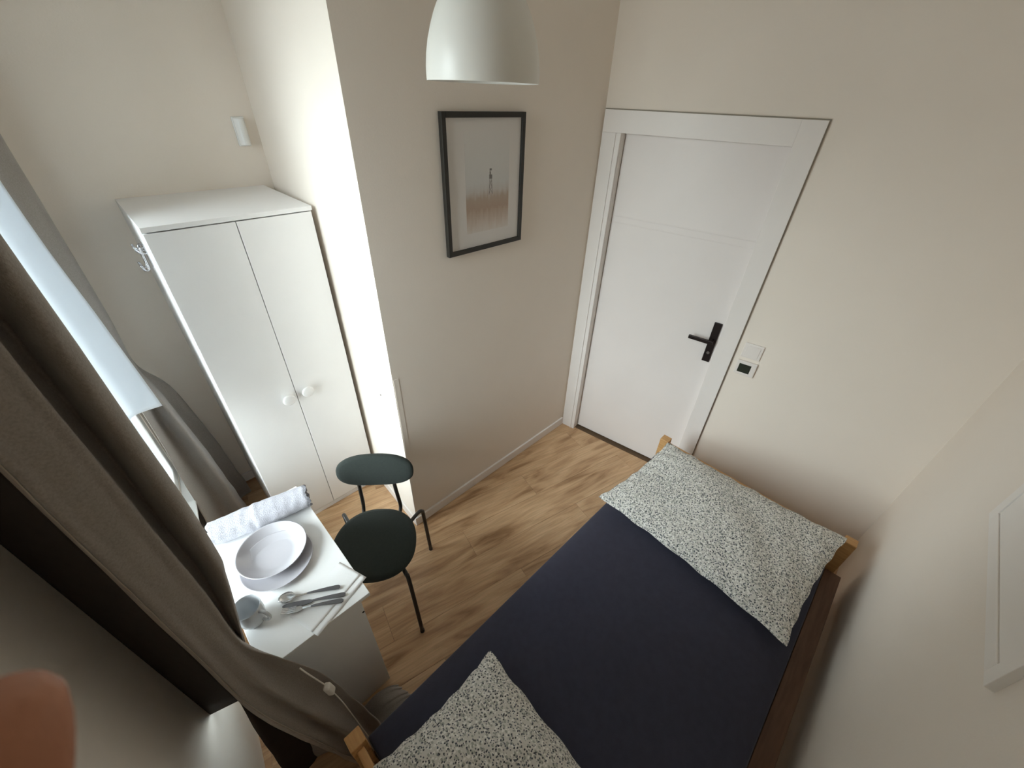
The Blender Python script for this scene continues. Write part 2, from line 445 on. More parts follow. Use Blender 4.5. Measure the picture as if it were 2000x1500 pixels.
# casing + jamb: lining boards and face boards
bm = B()
UO = (YP - 0.999) / abs(DU.y)
ub(bm, 0.006, UL + 0.0, 0.0, ZD, 0.0, 0.014)                         # left face board, cut narrow by the corner
DOORF = S('trim_1', bm, M_TRIM, bevel=0.003)
bm = B(); ub(bm, UR, UO, 0.0, 2.134, 0.0, 0.017)
obj('side_casing', bm, M_TRIM, DOORF, bevel=0.0012)
bm = B(); ub(bm, 0.008, UR, ZD, 2.134, 0.0, 0.017)
obj('head_casing', bm, M_TRIM, DOORF, bevel=0.0004)
bm = B(); ub(bm, UO, UO + 0.006, 0.0, 2.139, 0.0, 0.006); ub(bm, 0.004, UO, 2.134, 2.139, 0.0, 0.006)  # grey strip painted in as the shadow line right of and above the casing
obj('shadow_line', bm, M_SHADOWLINE, DOORF)
bm = B(); ub(bm, UL - 0.02, UL, 0.0, ZD, -0.14, 0.0); ub(bm, UR, UR + 0.02, 0.0, ZD, -0.14, 0.0); ub(bm, UL, UR, ZD, ZD + 0.02, -0.14, 0.0)
obj('door_lining', bm, M_TRIM, DOORF)
bm = B(); ub(bm, UL - 0.034, UL - 0.026, 0.0, ZD, 0.014, 0.019)
obj('casing_bead', bm, M_TRIM, DOORF, bevel=0.002)
# leaf with two fine horizontal grooves: built as three flush boards with recessed joints
LD0, LD1 = -0.085, -0.045
bm = B(); z1, z2 = 1.595, 1.630
ub(bm, UL + .003, UR - .003, 0.014, ZD - .004, LD0, LD1 - 0.0025)
DOOR = S('door_1', bm, M_DOOR)
for za, zb in ((0.014, z1 - 0.003), (z1 + 0.003, z2 - 0.003), (z2 + 0.003, ZD - 0.004)):
    bm = B(); ub(bm, UL + .003, UR - .003, za, zb, LD1 - 0.0025, LD1)
    obj('door_panel', bm, M_DOOR, DOOR, bevel=0.0015)
uh = (YP - 1.128) / abs(DU.y)
bm = B(); ub(bm, uh - 0.021, uh + 0.021, 0.925, 1.175, LD1, LD1 + 0.010)
hp = obj('door_handle', bm, M_HANDLE, DOOR, bevel=0.003)
bm = B()
pc = lambda u, n, z: DO + DU * u + DN * n + Z * z
tube(bm, [pc(uh, LD1 + .008, 1.068), pc(uh, LD1 + .045, 1.068)], 0.010, 14)
obj('lever_neck', bm, M_HANDLE, hp, smooth=False)
bm = B(); ub(bm, uh - 0.125, uh + 0.011, 1.056, 1.078, LD1 + 0.040, LD1 + 0.054)
obj('lever', bm, M_HANDLE, hp, bevel=0.003)
bm = B(); tube(bm, [pc(uh, LD1 + .009, 0.985), pc(uh, LD1 + .013, 0.985)], 0.0085, 16)
obj('lock_cylinder', bm, M_CYL, hp, label='small steel lock cylinder')
bm = B(); ub(bm, UL, UR, -0.0005, 0.004, -0.10, -0.01)
S('trim_2', bm, M_SUBF)                       # dark joint under the door

# baseboards
def base(name, p0, p1, n, h=0.066, t=0.013):
    p0, p1, n = Vector((*p0, 0)), Vector((*p1, 0)), Vector((*n, 0))
    bm = B(); L = (p1 - p0).length; u = (p1 - p0).normalized()
    frame_box(bm, p0, u, n, Z, 0, L, 0, t, 0.0, h)
    return S(name, bm, M_TRIM, bevel=0.003)
base('baseboard_left', (XP0 - 0.012, YP), (xd(YP) - 0.016, YP), (0, -1))
sn = Vector((-(YB - YP), (XP1 - XP0), 0)).normalized()
base('baseboard_alcove', (XP0, YP), (XP1 - 0.002, YB - 0.014), (sn.x, sn.y))
base('baseboard_back', (xw(YB) + 0.02, YB), (XP1 - 0.015, YB), (0, -1))
a = DO + DU * (UO + 0.004); b = DO + DU * (UE - 0.003)
base('baseboard_far', (a.x, a.y), (b.x, b.y), (DN.x, DN.y))
a = Vector((xw(2.0), 2.0)); b = Vector((xw(YB - 0.02), YB - .02))
base('baseboard_front', (a.x, a.y), (b.x, b.y), (WN.x, WN.y))
# flat cover strip beside the pier corner
bm = B(); box(bm, XP0 + 0.004, XP0 + 0.031, YP - 0.0014, YP, 0.067, 1.085)
S('trim_3', bm, M_WALL)
# tiny wall plug on the lit niche wall
c = Vector((XP0 + (XP1 - XP0) * (2.148 - YP) / (YB - YP), 2.148, 0.901))
bm = B(); tube(bm, [c, c + sn * 0.003], 0.005, 12)
tag(obj('wall_plug', bm, M_CAPG), 'tiny grey wall plug in the bright white wall right of the wardrobe', 'wall plug')

# ------------------------------------------------------------------ wardrobe
WX0, WX1, WYF, WYB, WH = 0.6005, 1.1975, 2.4604, 3.0495, 1.76
W = empty('wardrobe', ((WX0 + WX1) / 2, (WYF + WYB) / 2, 0), 'tall narrow white two-door wardrobe in the niche by the window', 'wardrobe')
t = 0.016
bm = B(); box(bm, WX0, WX0 + t, WYF + .019, WYB, 0, WH - .018); obj('side_panel', bm, M_MELA, W, bevel=0.001)
bm = B(); box(bm, WX1 - t, WX1, WYF + .019, WYB, 0, WH - .018); obj('side_panel', bm, M_MELA, W, bevel=0.001)
bm = B(); box(bm, WX0, WX1, WYF, WYB, WH - .018, WH); obj('top_panel', bm, M_MELA, W, bevel=0.001)
bm = B(); box(bm, WX0 + t, WX1 - t, WYF + .02, WYB - .006, 0.03, 0.046); obj('bottom_panel', bm, M_MELA, W)
bm = B(); box(bm, WX0 + t, WX1 - t, WYB - .006, WYB, 0.03, WH - .018); obj('back_panel', bm, M_MELA, W)
bm = B(); box(bm, WX0, WX1, WYF + .002, WYF + .019, 0, 0.029); obj('plinth', bm, M_MELA, W)
for (x0, x1, kx, kz) in ((WX0 + .002, 0.8935, 0.850, 0.884), (0.8965, WX1 - .006, 0.946, 0.890)):
    bm = B(); box(bm, x0, x1, WYF, WYF + .017, 0.033, WH - .0225)
    d = obj('door', bm, M_MELA, W, bevel=0.0012)
    bm = B()
    # round knob: turned profile, axis along -y
    prof = [(0.0, 0.030), (0.024, 0.0295), (0.0285, 0.027), (0.030, 0.023), (0.0285, 0.019), (0.018, 0.013), (0.015, 0.0), (0.0, 0.0)]
    rings = []
    for r_, dz in prof:
        rings.append([bm.verts.new((kx + r_ * math.cos(q * math.pi / 14), WYF - dz, kz + r_ * math.sin(q * math.pi / 14))) for q in range(28)] if r_ > 0 else [bm.verts.new((kx, WYF - dz, kz))])
    for A_, B_ in zip(rings, rings[1:]):
        for q in range(28):
            q2 = (q + 1) % 28
            if len(A_) == 1: bm.faces.new((A_[0], B_[q], B_[q2]))
            elif len(B_) == 1: bm.faces.new((A_[q], A_[q2], B_[0]))
            else: bm.faces.new((A_[q], A_[q2], B_[q2], B_[q]))
    obj('knob', bm, M_MELA, d, smooth=True)
# chrome hook rail on its left side
K = empty('coat_hook', (WX0, 2.70, 1.60), 'small chrome double coat hook on the left side of the white wardrobe', 'coat hook')
bm = B(); box(bm, WX0 - .003, WX0, 2.655, 2.745, 1.57, 1.66); obj('back_plate', bm, M_CHROME, K, bevel=0.001)
for yy in (2.675, 2.725):
    bm = B(); tube(bm, catmull([(WX0 - .003, yy, 1.645), (WX0 - .014, yy, 1.64), (WX0 - .016, yy, 1.60), (WX0 - .018, yy, 1.562), (WX0 - .032, yy, 1.558), (WX0 - .038, yy, 1.58)], 5), 0.0045, 10)
    obj('hook', bm, M_CHROME, K, smooth=True)
for yy in (2.675, 2.725):
    bm = B(); tube(bm, catmull([(WX0 - .003, yy, 1.62), (WX0 - .018, yy, 1.622), (WX0 - .028, yy, 1.635), (WX0 - .032, yy, 1.65)], 5), 0.004, 10)
    obj('hook', bm, M_CHROME, K, smooth=True)

# glossy fitting on the back wall above the wardrobe
F = empty('wall_fitting', (1.168, YB, 1.99), 'small glossy white plastic fitting on the wall above the wardrobe', 'wall fitting')
bm = B(); box(bm, 1.142, 1.196, YB - .012, YB, 1.935, 2.055); obj('back_plate', bm, M_GLOSSW, F, bevel=0.004, bseg=3)
bm = B()
ring = [(0.024 * math.cos(a_) , 0.030 * math.sin(a_)) for a_ in [math.pi * q / 10 for q in range(11)]]
prism(bm, [(1.169 + x_, YB - .012 - y_) for x_, y_ in ring], 1.940, 2.050)
obj('cover', bm, M_GLOSSW, F, bevel=0.004, bseg=3)

# ------------------------------------------------------------------ table by the window
TX0, TX1, TY0, TY1, TZ = 0.325, 0.678, 1.360, 2.010, 0.740
T = empty('side_table', (0.5, 1.69, 0), 'small white panel-sided table under the window set for one', 'table')
bm = B(); box(bm, TX0, TX1, TY0, TY1, TZ - .018, TZ); obj('tabletop', bm, M_TABLE, T, bevel=0.0015)
bm = B(); box(bm, TX0 + .005, 0.645, TY0 + .012, TY0 + .030, 0, TZ - .018); pn = obj('side_panel', bm, M_TABLE, T, bevel=0.001)
for (px_, pz_) in ((0.640, 0.636), (0.635, 0.717)):
    bm = B(); tube(bm, [(px_, TY0 + .0125, pz_), (px_, TY0 + .0105, pz_)], 0.0045, 12); obj('screw', bm, M_SCREW, pn)
bm = B(); box(bm, TX0 + .005, 0.645, TY1 - .030, TY1 - .012, 0, TZ - .018); obj('side_panel', bm, M_TABLE, T, bevel=0.001)
bm = B(); box(bm, TX0 + .005, TX0 + .021, TY0 + .030, TY1 - .030, 0.08, TZ - .018); obj('back_panel', bm, M_TABLE, T)
bm = B(); box(bm, TX0 + .021, 0.60, TY0 + .030, TY1 - .030, 0.30, 0.316); obj('shelf', bm, M_TABLE, T)

def plate(name, cx, cy, z, r, h, label, wall=0.004):
    bm = B()
    prof = [(0, 0), (r * .58, 0), (r * .62, 0.002), (r * .90, h * .55), (r * .985, h * .93), (r, h), (r * .985, h + .001), (r * .955, h * .95), (r * .86, h * .50 + wall), (r * .62, wall + .001), (r * .5, wall), (0, wall)]
    lathe(bm, prof, cx, cy, z, 64)
    return tag(obj(name, bm, M_CERAM, smooth=True), label, 'plate')
plate('dinner_plate', 0.492, 1.694, TZ + .0005, 0.123, 0.020, 'larger pale grey dinner plate underneath on the white table')
plate('deep_plate', 0.4935, 1.732, TZ + .0055, 0.119, 0.038, 'deep pale grey plate stacked on top of the dinner plate')

MG = empty('mug', (0.362, 1.535, TZ), 'pale grey mug half behind the curtain at the table edge', 'mug')
bm = B(); r = 0.041
lathe(bm, [(0, 0), (r * .66, 0), (r * .72, .002), (r * .92, .02), (r, .045), (r, .088), (r * .985, .090), (r * .95, .088), (r * .94, .045), (r * .85, .02), (r * .6, .006), (0, .005)], 0.362, 1.535, TZ + .0005, 40)
obj('cup', bm, M_MUG, MG, smooth=True)
hd = Vector((0.62, -0.78, 0)).normalized()
bm = B(); cc = Vector((0.362, 1.535, TZ))
pts = catmull([cc + hd * .038 + Z * .074, cc + hd * .058 + Z * .073, cc + hd * .067 + Z * .052, cc + hd * .058 + Z * .030, cc + hd * .037 + Z * .026], 6)
tube(bm, pts, 0.0055, 10); obj('handle', bm, M_MUG, MG, smooth=True)

# cutlery: flat stainless, flattened handles
def strip(bm, prof, o, ax, sd, z_of, th=0.0016):
    """prof: (distance, half width); z_of(distance)->z; a thin solid strip"""
    top = []; bot = []
    for d_, w_ in prof:
        c_ = Vector(o) + ax * d_
        row_t = [bm.verts.new(Vector((*(c_ + sd * (w_ * k_)).xy, z_of(d_, k_) + th))) for k_ in (-1, -.5, 0, .5, 1)]
        row_b = [bm.verts.new(Vector((*(c_ + sd * (w_ * k_)).xy, z_of(d_, k_)))) for k_ in (-1, -.5, 0, .5, 1)]
        top.append(row_t); bot.append(row_b)
    n = len(prof)
    for i in range(n - 1):
        for k_ in range(4):
            bm.faces.new((top[i][k_], top[i][k_ + 1], top[i + 1][k_ + 1], top[i + 1][k_]))
            bm.faces.new((bot[i][k_ + 1], bot[i][k_], bot[i + 1][k_], bot[i + 1][k_ + 1]))
        bm.faces.new((top[i][0], top[i + 1][0], bot[i + 1][0], bot[i][0])); bm.faces.new((top[i][4], bot[i][4], bot[i + 1][4], top[i + 1][4]))
    for i in (0, n - 1):
        for k_ in range(4): bm.faces.new((top[i][k_], bot[i][k_], bot[i][k_ + 1], top[i][k_ + 1]))
def cutlery(name, p0, p1, label):
    p0, p1 = Vector((*p0, 0)), Vector((*p1, 0)); ax = (p1 - p0).normalized(); sd = Vector((-ax.y, ax.x, 0)); L = (p1 - p0).length
    e = empty(name, (*((p0 + p1) / 2).xy, TZ), label, 'cutlery')
    zb = TZ + .0035
    hz = lambda d_, k_: zb + .002 + .004 * math.sin(math.pi * min(1, max(0, (d_ - .06) / (L - .06))))
    bm = B(); strip(bm, [(L * .47, .0028), (L * .55, .0036), (L * .75, .0058), (L * .92, .0075), (L * .97, .0068), (L * .995, .0035)], p0, ax, sd, hz, .003)
    obj('handle', bm, M_STEELH, e, smooth=False)
    if name == 'spoon':
        bm = B(); prof = [(0.001, .004), (.006, .0115), (.016, .0180), (.028, .0205), (.040, .0175), (.050, .009), (.058, .0038), (.078, .0026), (L * .47, .0028)]
        def bz(d_, k_):
            if d_ > .055: return hz(d_, k_) if d_ > .07 else zb + .004
            f_ = (1 - ((d_ - .028) / .028) ** 2); return zb + .007 - .006 * max(0, f_) * (1 - .85 * k_ * k_)
        strip(bm, prof, p0, ax, sd, bz); obj('bowl', bm, M_STEEL, e, smooth=True)
    elif name == 'fork':
        for k_ in (-1.5, -.5, .5, 1.5):
            bm = B(); q0 = p0 + sd * k_ * .0058
            strip(bm, [(0.0, .0012), (.02, .0019), (.045, .0021)], q0, ax, sd, lambda d_, kk: zb + .0055 - .004 * math.sin(math.pi * d_ / .06)); obj('tine', bm, M_STEEL, e)
        bm = B(); strip(bm, [(.043, .0108), (.052, .0108), (.060, .008), (.066, .0038), (.080, .0026), (L * .47, .0028)], p0, ax, sd, lambda d_, kk: hz(d_, kk) if d_ > .07 else zb + .002, .0018); obj('fork_head', bm, M_STEEL, e)
    else:
        bm = B(); strip(bm, [(0.0, .001), (.006, .0060), (.03, .0088), (.06, .0092), (.085, .0075), (L * .47, .0045)], p0, ax, sd, lambda d_, kk: zb + .002, .0018); obj('blade', bm, M_STEELH, e)
cutlery('spoon', (0.4405, 1.547), (0.6135, 1.4455), 'steel tablespoon, the upper of the cutlery on the napkin')
cutlery('knife', (0.441, 1.514), (0.615, 1.4075), 'steel table knife lying between spoon and fork')
cutlery('fork', (0.4335, 1.499), (0.600, 1.3925), 'steel dinner fork, the lowest of the cutlery on the napkin')

# paper napkin: two folded layers, overhanging the table corner
N = empty('paper_napkin', (0.57, 1.44, TZ), 'white folded paper napkin under the cutlery overhanging the table corner', 'napkin')
e0 = Vector((0.489, 1.3445, 0)); e1 = Vector((0.697, 1.4165, 0)); ax = (e1 - e0).normalized(); sd = Vector((-ax.y, ax.x, 0)); Ln = (e1 - e0).length
for lay, (o_, w0, w1, d0, d1) in enumerate(((e0, 0.0, Ln, 0.0, 0.17), (e0, 0.0, Ln, 0.026, 0.168))):
    G = np.zeros((14, 22, 3))
    for i in range(14):
        for j in range(22):
            u_, v_ = w0 + (w1 - w0) * j / 21, d0 + (d1 - d0) * i / 13
            p_ = o_ + ax * u_ + sd * v_
            lift = .0004 + lay * .0007 + (.0016 * math.exp(-v_ / .012) + .0009 * abs(math.sin(u_ * 46)) * math.exp(-v_ / .03) if lay == 0 else .0010 * math.exp(-(v_ - .026) / .010))
            lift -= .003 * max(0, min(1, (v_ - .11) / .055))
            G[i, j] = (p_.x, p_.y, TZ + lift)
    bm = B(); grid(bm, G)
    o = obj('folded_sheet', bm, M_PAPER, N, smooth=True)
    s_ = o.modifiers.new('thickness', 'SOLIDIFY'); s_.thickness = 0.0003

# rolled towel
TW = empty('towel', (0.52, 1.925, TZ), 'rolled pale grey towel lying along the back edge of the white table', 'towel')
ta, tb = Vector((0.349, 1.944, TZ)), Vector((0.683, 1.884, TZ)); ax = (tb - ta).normalized(); sd = Vector((-ax.y, ax.x, 0)); Lt = (tb - ta).length
rng = np.random.RandomState(4)
nt_, nl = 92, 44
turns = 2.6
G = np.zeros((nl, nt_, 3))
for i in range(nl):
    s_ = i / (nl - 1)
    bulge = 1.0 - .05 * math.cos(2 * math.pi * s_)
    for j in range(nt_):
        q = j / (nt_ - 1); a_ = -0.9 - q * turns * 2 * math.pi
        r_ = (0.058 - 0.047 * q) * bulge
        if q < .42:
            r_ += .0007 * math.sin(31 * s_ + 2.0 * a_) * math.sin(3 * a_ + 9 * s_) + .0022 * math.exp(-((s_ - .36) / .03) ** 2) * math.sin(2 * a_ + 1) + .0028 * math.exp(-((s_ - .47) / .025) ** 2) - .0022 * math.exp(-((s_ - .42) / .02) ** 2) + .0005 * math.sin(57 * s_ + a_)
        endw = .004 * math.sin(5 * a_) * (1 if s_ > .5 else -1) * (abs(s_ - .5) * 2) ** 8
        c_ = ta + ax * (s_ * Lt + endw) + Z * 0.0505
        p_ = c_ + sd * (r_ * 1.02 * math.cos(a_)) + Z * (r_ * 0.84 * math.sin(a_))
        p_.z = max(p_.z, TZ + .0035)
        G[i, j] = p_
bm = B(); grid(bm, G)
o = obj('towel_roll', bm, M_TOWEL, TW, smooth=True)
sm = o.modifiers.new('thickness', 'SOLIDIFY'); sm.thickness = 0.0055; sm.offset = 0
# fringed selvedge at the right end
bm = B()
for j in range(0, nt_ - 4, 1):
    p_ = Vector(G[nl - 1, j]); p2 = Vector(G[nl - 1, j + 1]); d_ = ax * (0.004 + .003 * rng.rand())
    vs = [bm.verts.new(p_ - ax * .004), bm.verts.new(p2 - ax * .004), bm.verts.new(p2 + d_), bm.verts.new(p_ + d_)]
    bm.faces.new(vs)
o = obj('selvedge', bm, M_TOWELE, TW); sm = o.modifiers.new('thickness', 'SOLIDIFY'); sm.thickness = 0.0062; sm.offset = 0
o['label'] = 'darker frayed towel edge'

# ------------------------------------------------------------------ chair
CH = Vector((0.845, 1.722, 0)); FW = Vector((-0.64, -0.768, 0)).normalized(); SD = Vector((0.768, -0.64, 0)).normalized()
cp = lambda f_, s_, z_: CH + FW * f_ + SD * s_ + Z * z_
CR = empty('dining_chair', tuple(CH), 'dark green upholstered chair with black tube legs at the white table', 'chair')
# seat: rounded shield outline, domed
def pad(bm, outline, zc, th, dome, frame):
    """outline list of (a,b) ; frame(a,b,h) -> world"""
    rows = []
    sc_ = [(0.0, 1.0), (.35, 1.0), (.7, .985), (.88, .90), (.965, .70), (1.0, .25), (1.0, -.25), (.975, -.7), (.9, -.95), (.6, -1.0), (0.0, -1.0)]
    rings = []
    for k_, h_ in sc_:
        if k_ == 0: rings.append([bm.verts.new(frame(0, 0, h_ * th / 2 + (dome if h_ > 0 else 0)))])
        else: rings.append([bm.verts.new(frame(a_ * k_, b_ * k_, h_ * th / 2 + (dome * (1 - k_ * k_) if h_ > 0 else 0))) for a_, b_ in outline])
    n = len(outline)
    for A_, B_ in zip(rings, rings[1:]):
        for q in range(n):
            q2 = (q + 1) % n
            if len(A_) == 1: bm.faces.new((A_[0], B_[q], B_[q2]))
            elif len(B_) == 1: bm.faces.new((A_[q], A_[q2], B_[0]))
            else: bm.faces.new((A_[q], A_[q2], B_[q2], B_[q]))
out = []
for q in range(56):
    a_ = 2 * math.pi * q / 56
    c_, s_ = math.cos(a_), math.sin(a_)
    p_ = 2.35
    r_ = (abs(c_) ** p_ + abs(s_) ** p_) ** (-1 / p_)
    f_ = 0.186 * r_ * c_; w_ = 0.192 * r_ * s_ * (1.0 + .05 * c_)
    out.append((f_, w_))
bm = B(); pad(bm, out, .45, .042, .004, lambda a_, b_, h_: cp(a_, b_, .446 + h_ + .10 * (max(0, -a_) ** 2) * 2))
obj('seat', bm, M_GREENF, CR, smooth=True)
# backrest: curved oval pad
out = []
for q in range(56):
    a_ = 2 * math.pi * q / 56; c_, s_ = math.cos(a_), math.sin(a_); p_ = 2.6
    r_ = (abs(c_) ** p_ + abs(s_) ** p_) ** (-1 / p_)
    out.append((0.176 * r_ * c_, 0.080 * r_ * s_))
BK = -0.205
def bf(a_, b_, h_):
    return cp(BK - .22 * b_ + h_ + 0.40 * a_ * a_, .012 + a_, .727 + b_)
bm = B(); pad(bm, out, 0, .030, .004, bf)
obj('backrest', bm, M_GREENF, CR, smooth=True)
R_ = 0.0095
for s_ in (-1, 1):
    bm = B(); tube(bm, catmull([cp(-.09, s_ * .085, .424), cp(-.16, s_ * .088, .424), cp(-.203, s_ * .092, .447), cp(-.209, s_ * .089, .50), cp(-.206, s_ * .085, .58), cp(-.208, s_ * .082, .66), cp(-.216, s_ * .081, .735)], 6), R_ * .95, 12)
    obj('back_tube', bm, M_BLACKM, CR, smooth=True)
for s_ in (-1, 1):
    bm = B(); tube(bm, catmull([cp(-.08, s_ * .120, .420), cp(-.150, s_ * .165, .428), cp(-.180, s_ * .186, .428), cp(-.198, s_ * .197, .405), cp(-.206, s_ * .199, .36), cp(-.237, s_ * .204, .002)], 6), R_, 12)
    lg = obj('leg', bm, M_BLACKM, CR, smooth=True)
    bm = B(); tube(bm, [cp(-.2365, s_ * .204, 0.012), cp(-.2375, s_ * .204, 0.0)], R_ + .0015, 12); obj('foot_cap', bm, M_BLACKM, lg)
    bm = B(); tube(bm, catmull([cp(.05, s_ * .110, .420), cp(.11, s_ * .140, .422), cp(.142, s_ * .160, .415), cp(.157, s_ * .172, .375), cp(.207, s_ * .198, .002)], 6), R_, 12)
    lg = obj('leg', bm, M_BLACKM, CR, smooth=True)
    bm = B(); tube(bm, [cp(.206, s_ * .1975, 0.012), cp(.2075, s_ * .198, 0.0)], R_ + .0015, 12); obj('foot_cap', bm, M_BLACKM, lg)
bm = B(); tube(bm, [cp(.06, -.112, .420), cp(.06, .112, .420)], .008, 10); tube(bm, [cp(-.08, -.12, .420), cp(-.08, .12, .420)], .008, 10)
obj('seat_frame', bm, M_BLACKM, CR, smooth=True)

# ------------------------------------------------------------------ bed
BX0, BX1, BY0, BY1, PZ = 0.445, 2.440, 0.155, 1.100, 0.53
BD = empty('bed', ((BX0 + BX1) / 2, (BY0 + BY1) / 2, 0), 'single pine bed with low posts along the right wall', 'bed')
h = 0.025
for x_ in (BX0, BX1):
    for y_ in (BY0, BY1):
        bm = B(); box(bm, x_ - h, x_ + h, y_ - h, y_ + h, 0, PZ); obj('post', bm, M_PINE, BD, bevel=0.003)
for x_ in (BX0, BX1):
    bm = B(); box(bm, x_ - .012, x_ + .012, BY0 + h, BY1 - h, 0.445, 0.505); obj('end_rail', bm, M_PINE, BD, bevel=0.004)
    bm = B(); box(bm, x_ - .010, x_ + .010, BY0 + h, BY1 - h, 0.20, 0.31); obj('end_board', bm, M_PINE, BD, bevel=0.002)
    for k_ in range(3):
        yy = BY0 + (k_ + 1) * (BY1 - BY0) / 4
        bm = B(); box(bm, x_ - .008, x_ + .008, yy - .02, yy + .02, 0.31, 0.445); obj('end_slat', bm, M_PINE, BD)
for ya, yb in ((0.098, 0.166), (BY1 - .023, BY1 - .001)):
    bm = B(); box(bm, BX0 + h, BX1 - h, ya, yb, 0.21, 0.315); obj('side_rail', bm, M_RAIL, BD, bevel=0.002)
for k_ in range(13):
    x_ = BX0 + .10 + k_ * (BX1 - BX0 - .2) / 12
    bm = B(); box(bm, x_ - .035, x_ + .035, BY0 + .011, BY1 - .023, 0.262, 0.28); obj('bed_slat', bm, M_PINE, BD)

# mattress under its navy fitted cover: a rounded, slightly crowned block
def soft_block(x0, x1, y0, y1, z0, z1, rad, crown, seed, nx=60, ny=32):
    bm = B(); rng = np.random.RandomState(seed)
    ph = rng.rand(8) * 6
    def top(u, v):   # u,v in -1..1
        x = (x0 + x1) / 2 + u * (x1 - x0) / 2; y = (y0 + y1) / 2 + v * (y1 - y0) / 2
        e = (1 - max(abs(u), 0) ** 14) * (1 - abs(v) ** 9)
        w = .0022 * math.sin(5 * x + 3 * y + ph[0]) + .0016 * math.sin(11 * x - 6 * y + ph[1])
        return x, y, z1 + crown * (1 - u * u) * (1 - v * v) - rad * (1 - e) * .8 + w * e
    G = np.zeros((ny + 5, nx + 5, 3))
    us = [-1.0, -1.0, -1.0] + [-.995 + 1.99 * i / (nx - 2) for i in range(nx - 1)] + [1.0, 1.0, 1.0]
    vs = [-1.0, -1.0, -1.0] + [-.995 + 1.99 * i / (ny - 2) for i in range(ny - 1)] + [1.0, 1.0, 1.0]
    G = np.zeros((len(vs), len(us), 3))
    for i, v in enumerate(vs):
        for j, u in enumerate(us):
            x, y, z = top(u, v)
            di = min(i, len(vs) - 1 - i); dj = min(j, len(us) - 1 - j); d = min(di, dj)
            if d == 0: z = z0
            elif d == 1: z = (z0 + z1) / 2
            G[i, j] = (x, y, z)
    grid(bm, G)
    bm.faces.new([bm.verts[k] for k in ()]) if False else None
    return bm
bm = soft_block(0.474, 2.412, 0.188, 1.112, 0.285, 0.452, 0.03, 0.012, 3)
MT = obj('mattress', bm, M_NAVY, smooth=True)
tag(MT, 'mattress in a dark navy cover lying in the pine bed', 'mattress')
wm = MT.modifiers.new('soften', 'SUBSURF'); wm.levels = 1; wm.render_levels = 1

def pillow(name, c00, c10, c11, c01, th, label, seed, rest=None):
    """corners of the mid surface; seam around, plump middle, corners drawn out"""
    n = 44; rng = np.random.RandomState(seed); ph = rng.rand(10) * 6.28
    C00, C10, C11, C01 = (np.array(c, float) for c in (c00, c10, c11, c01))
    nrm = np.cross(C10 - C00, C01 - C00); nrm /= np.linalg.norm(nrm)
    bm = B(); sheets = []
    for sgn in (1, -1):
        G = np.zeros((n + 1, n + 1, 3))
        for i in range(n + 1):
            for j in range(n + 1):
                u, v = 2 * j / n - 1, 2 * i / n - 1
                uu = u * (1 - .045 * (1 - v * v) * abs(u) ** 3); vv = v * (1 - .055 * (1 - u * u) * abs(v) ** 3)
                a, b = (uu + 1) / 2, (vv + 1) / 2
                p = C00 * (1 - a) * (1 - b) + C10 * a * (1 - b) + C11 * a * b + C01 * (1 - a) * b
                hgt = ((1 - abs(u) ** 2.6) * (1 - abs(v) ** 2.4)) ** .62
                edge = max(abs(u), abs(v))
                wr = (.006 * math.sin(4.2 * u + 3.1 * v + ph[0]) + .004 * math.sin(9 * u - 5 * v + ph[1]) + .003 * math.sin(7 * v + 13 * u * u + ph[2])) * hgt ** .5
                pk = .0045 * math.sin(26 * (u if abs(v) > abs(u) else v) + ph[3]) * max(0, edge - .72) / .28 * (1 if edge < .985 else 0.4)
                seamw = .0035 * math.sin(17 * (u - v) + ph[4]) * edge ** 6
                q = p + nrm * (sgn * th * .5 * hgt + (wr if sgn > 0 else 0) + pk * (1 if sgn > 0 else .4)) + np.array([seamw, seamw * .6, 0])
                if rest: q[2] = max(q[2], rest(q[0], q[1]))
                G[i, j] = q
        sheets.append(G)
    grid(bm, sheets[0]); grid(bm, sheets[1][:, ::-1])
    bmesh.ops.remove_doubles(bm, verts=bm.verts[:], dist=0.0004)
    o = obj(name, bm, M_PILLOW, smooth=True)
    tag(o, label, 'pillow')
    return o
mt_top = lambda x, y: (0.463 if y < 1.09 else 0.40)
pillow('pillow', (1.80, 1.135, .505), (1.745, .225, .505), (2.37, .185, .590), (2.345, 1.055, .590), 0.135, 'large pillow in sprigged grey-white cotton at the door end of the bed', 5, mt_top)
pillow('pillow', (0.452, 1.000, .535), (0.462, .16, .535), (0.925, .17, .50), (0.922, 1.000, .50), 0.15, 'pillow in sprigged grey-white cotton at the window end of the bed, nearest the camera', 11, mt_top)

# ------------------------------------------------------------------ curtains
def loft(cols, ncol=8, nlev=8, wr=0.0, seed=1, levels=None):
    """cols: list over s of lists over levels of (x,y,z)"""
    A = np.array(cols, float)                     # (s, lev, 3)
    A = np.stack([catmull(A[i], nlev) for i in range(A.shape[0])])
    A = np.stack([catmull(A[:, j], ncol) for j in range(A.shape[1])], axis=1)
    if wr:
        rng = np.random.RandomState(seed); ph = rng.rand(12) * 6.28
        m, n = A.shape[:2]
        for i in range(m):
            for j in range(n):
                s_, z_ = i / (m - 1), A[i, j, 2]
                w = math.sin(14 * s_ + 3 * z_ + ph[0]) * .5 + math.sin(23 * s_ - 9 * z_ + ph[1]) * .35 + math.sin(7 * s_ + 17 * z_ + ph[2]) * .3
                low = 1 + 1.5 * max(0, 0.95 - z_)
                w += .45 * low * max(0, 1.1 - z_) * math.sin(31 * s_ + 26 * z_ + ph[3]) * math.sin(11 * z_ + 5 * s_ + ph[4])
                A[i, j, 0] += wr * w * low * .7; A[i, j, 1] -= wr * w * low * .5
    return A

CU = empty('curtain', (0.25, 1.6, 0), 'long grey-brown velour curtain hanging nearest the camera and trailing past the table', 'curtain')
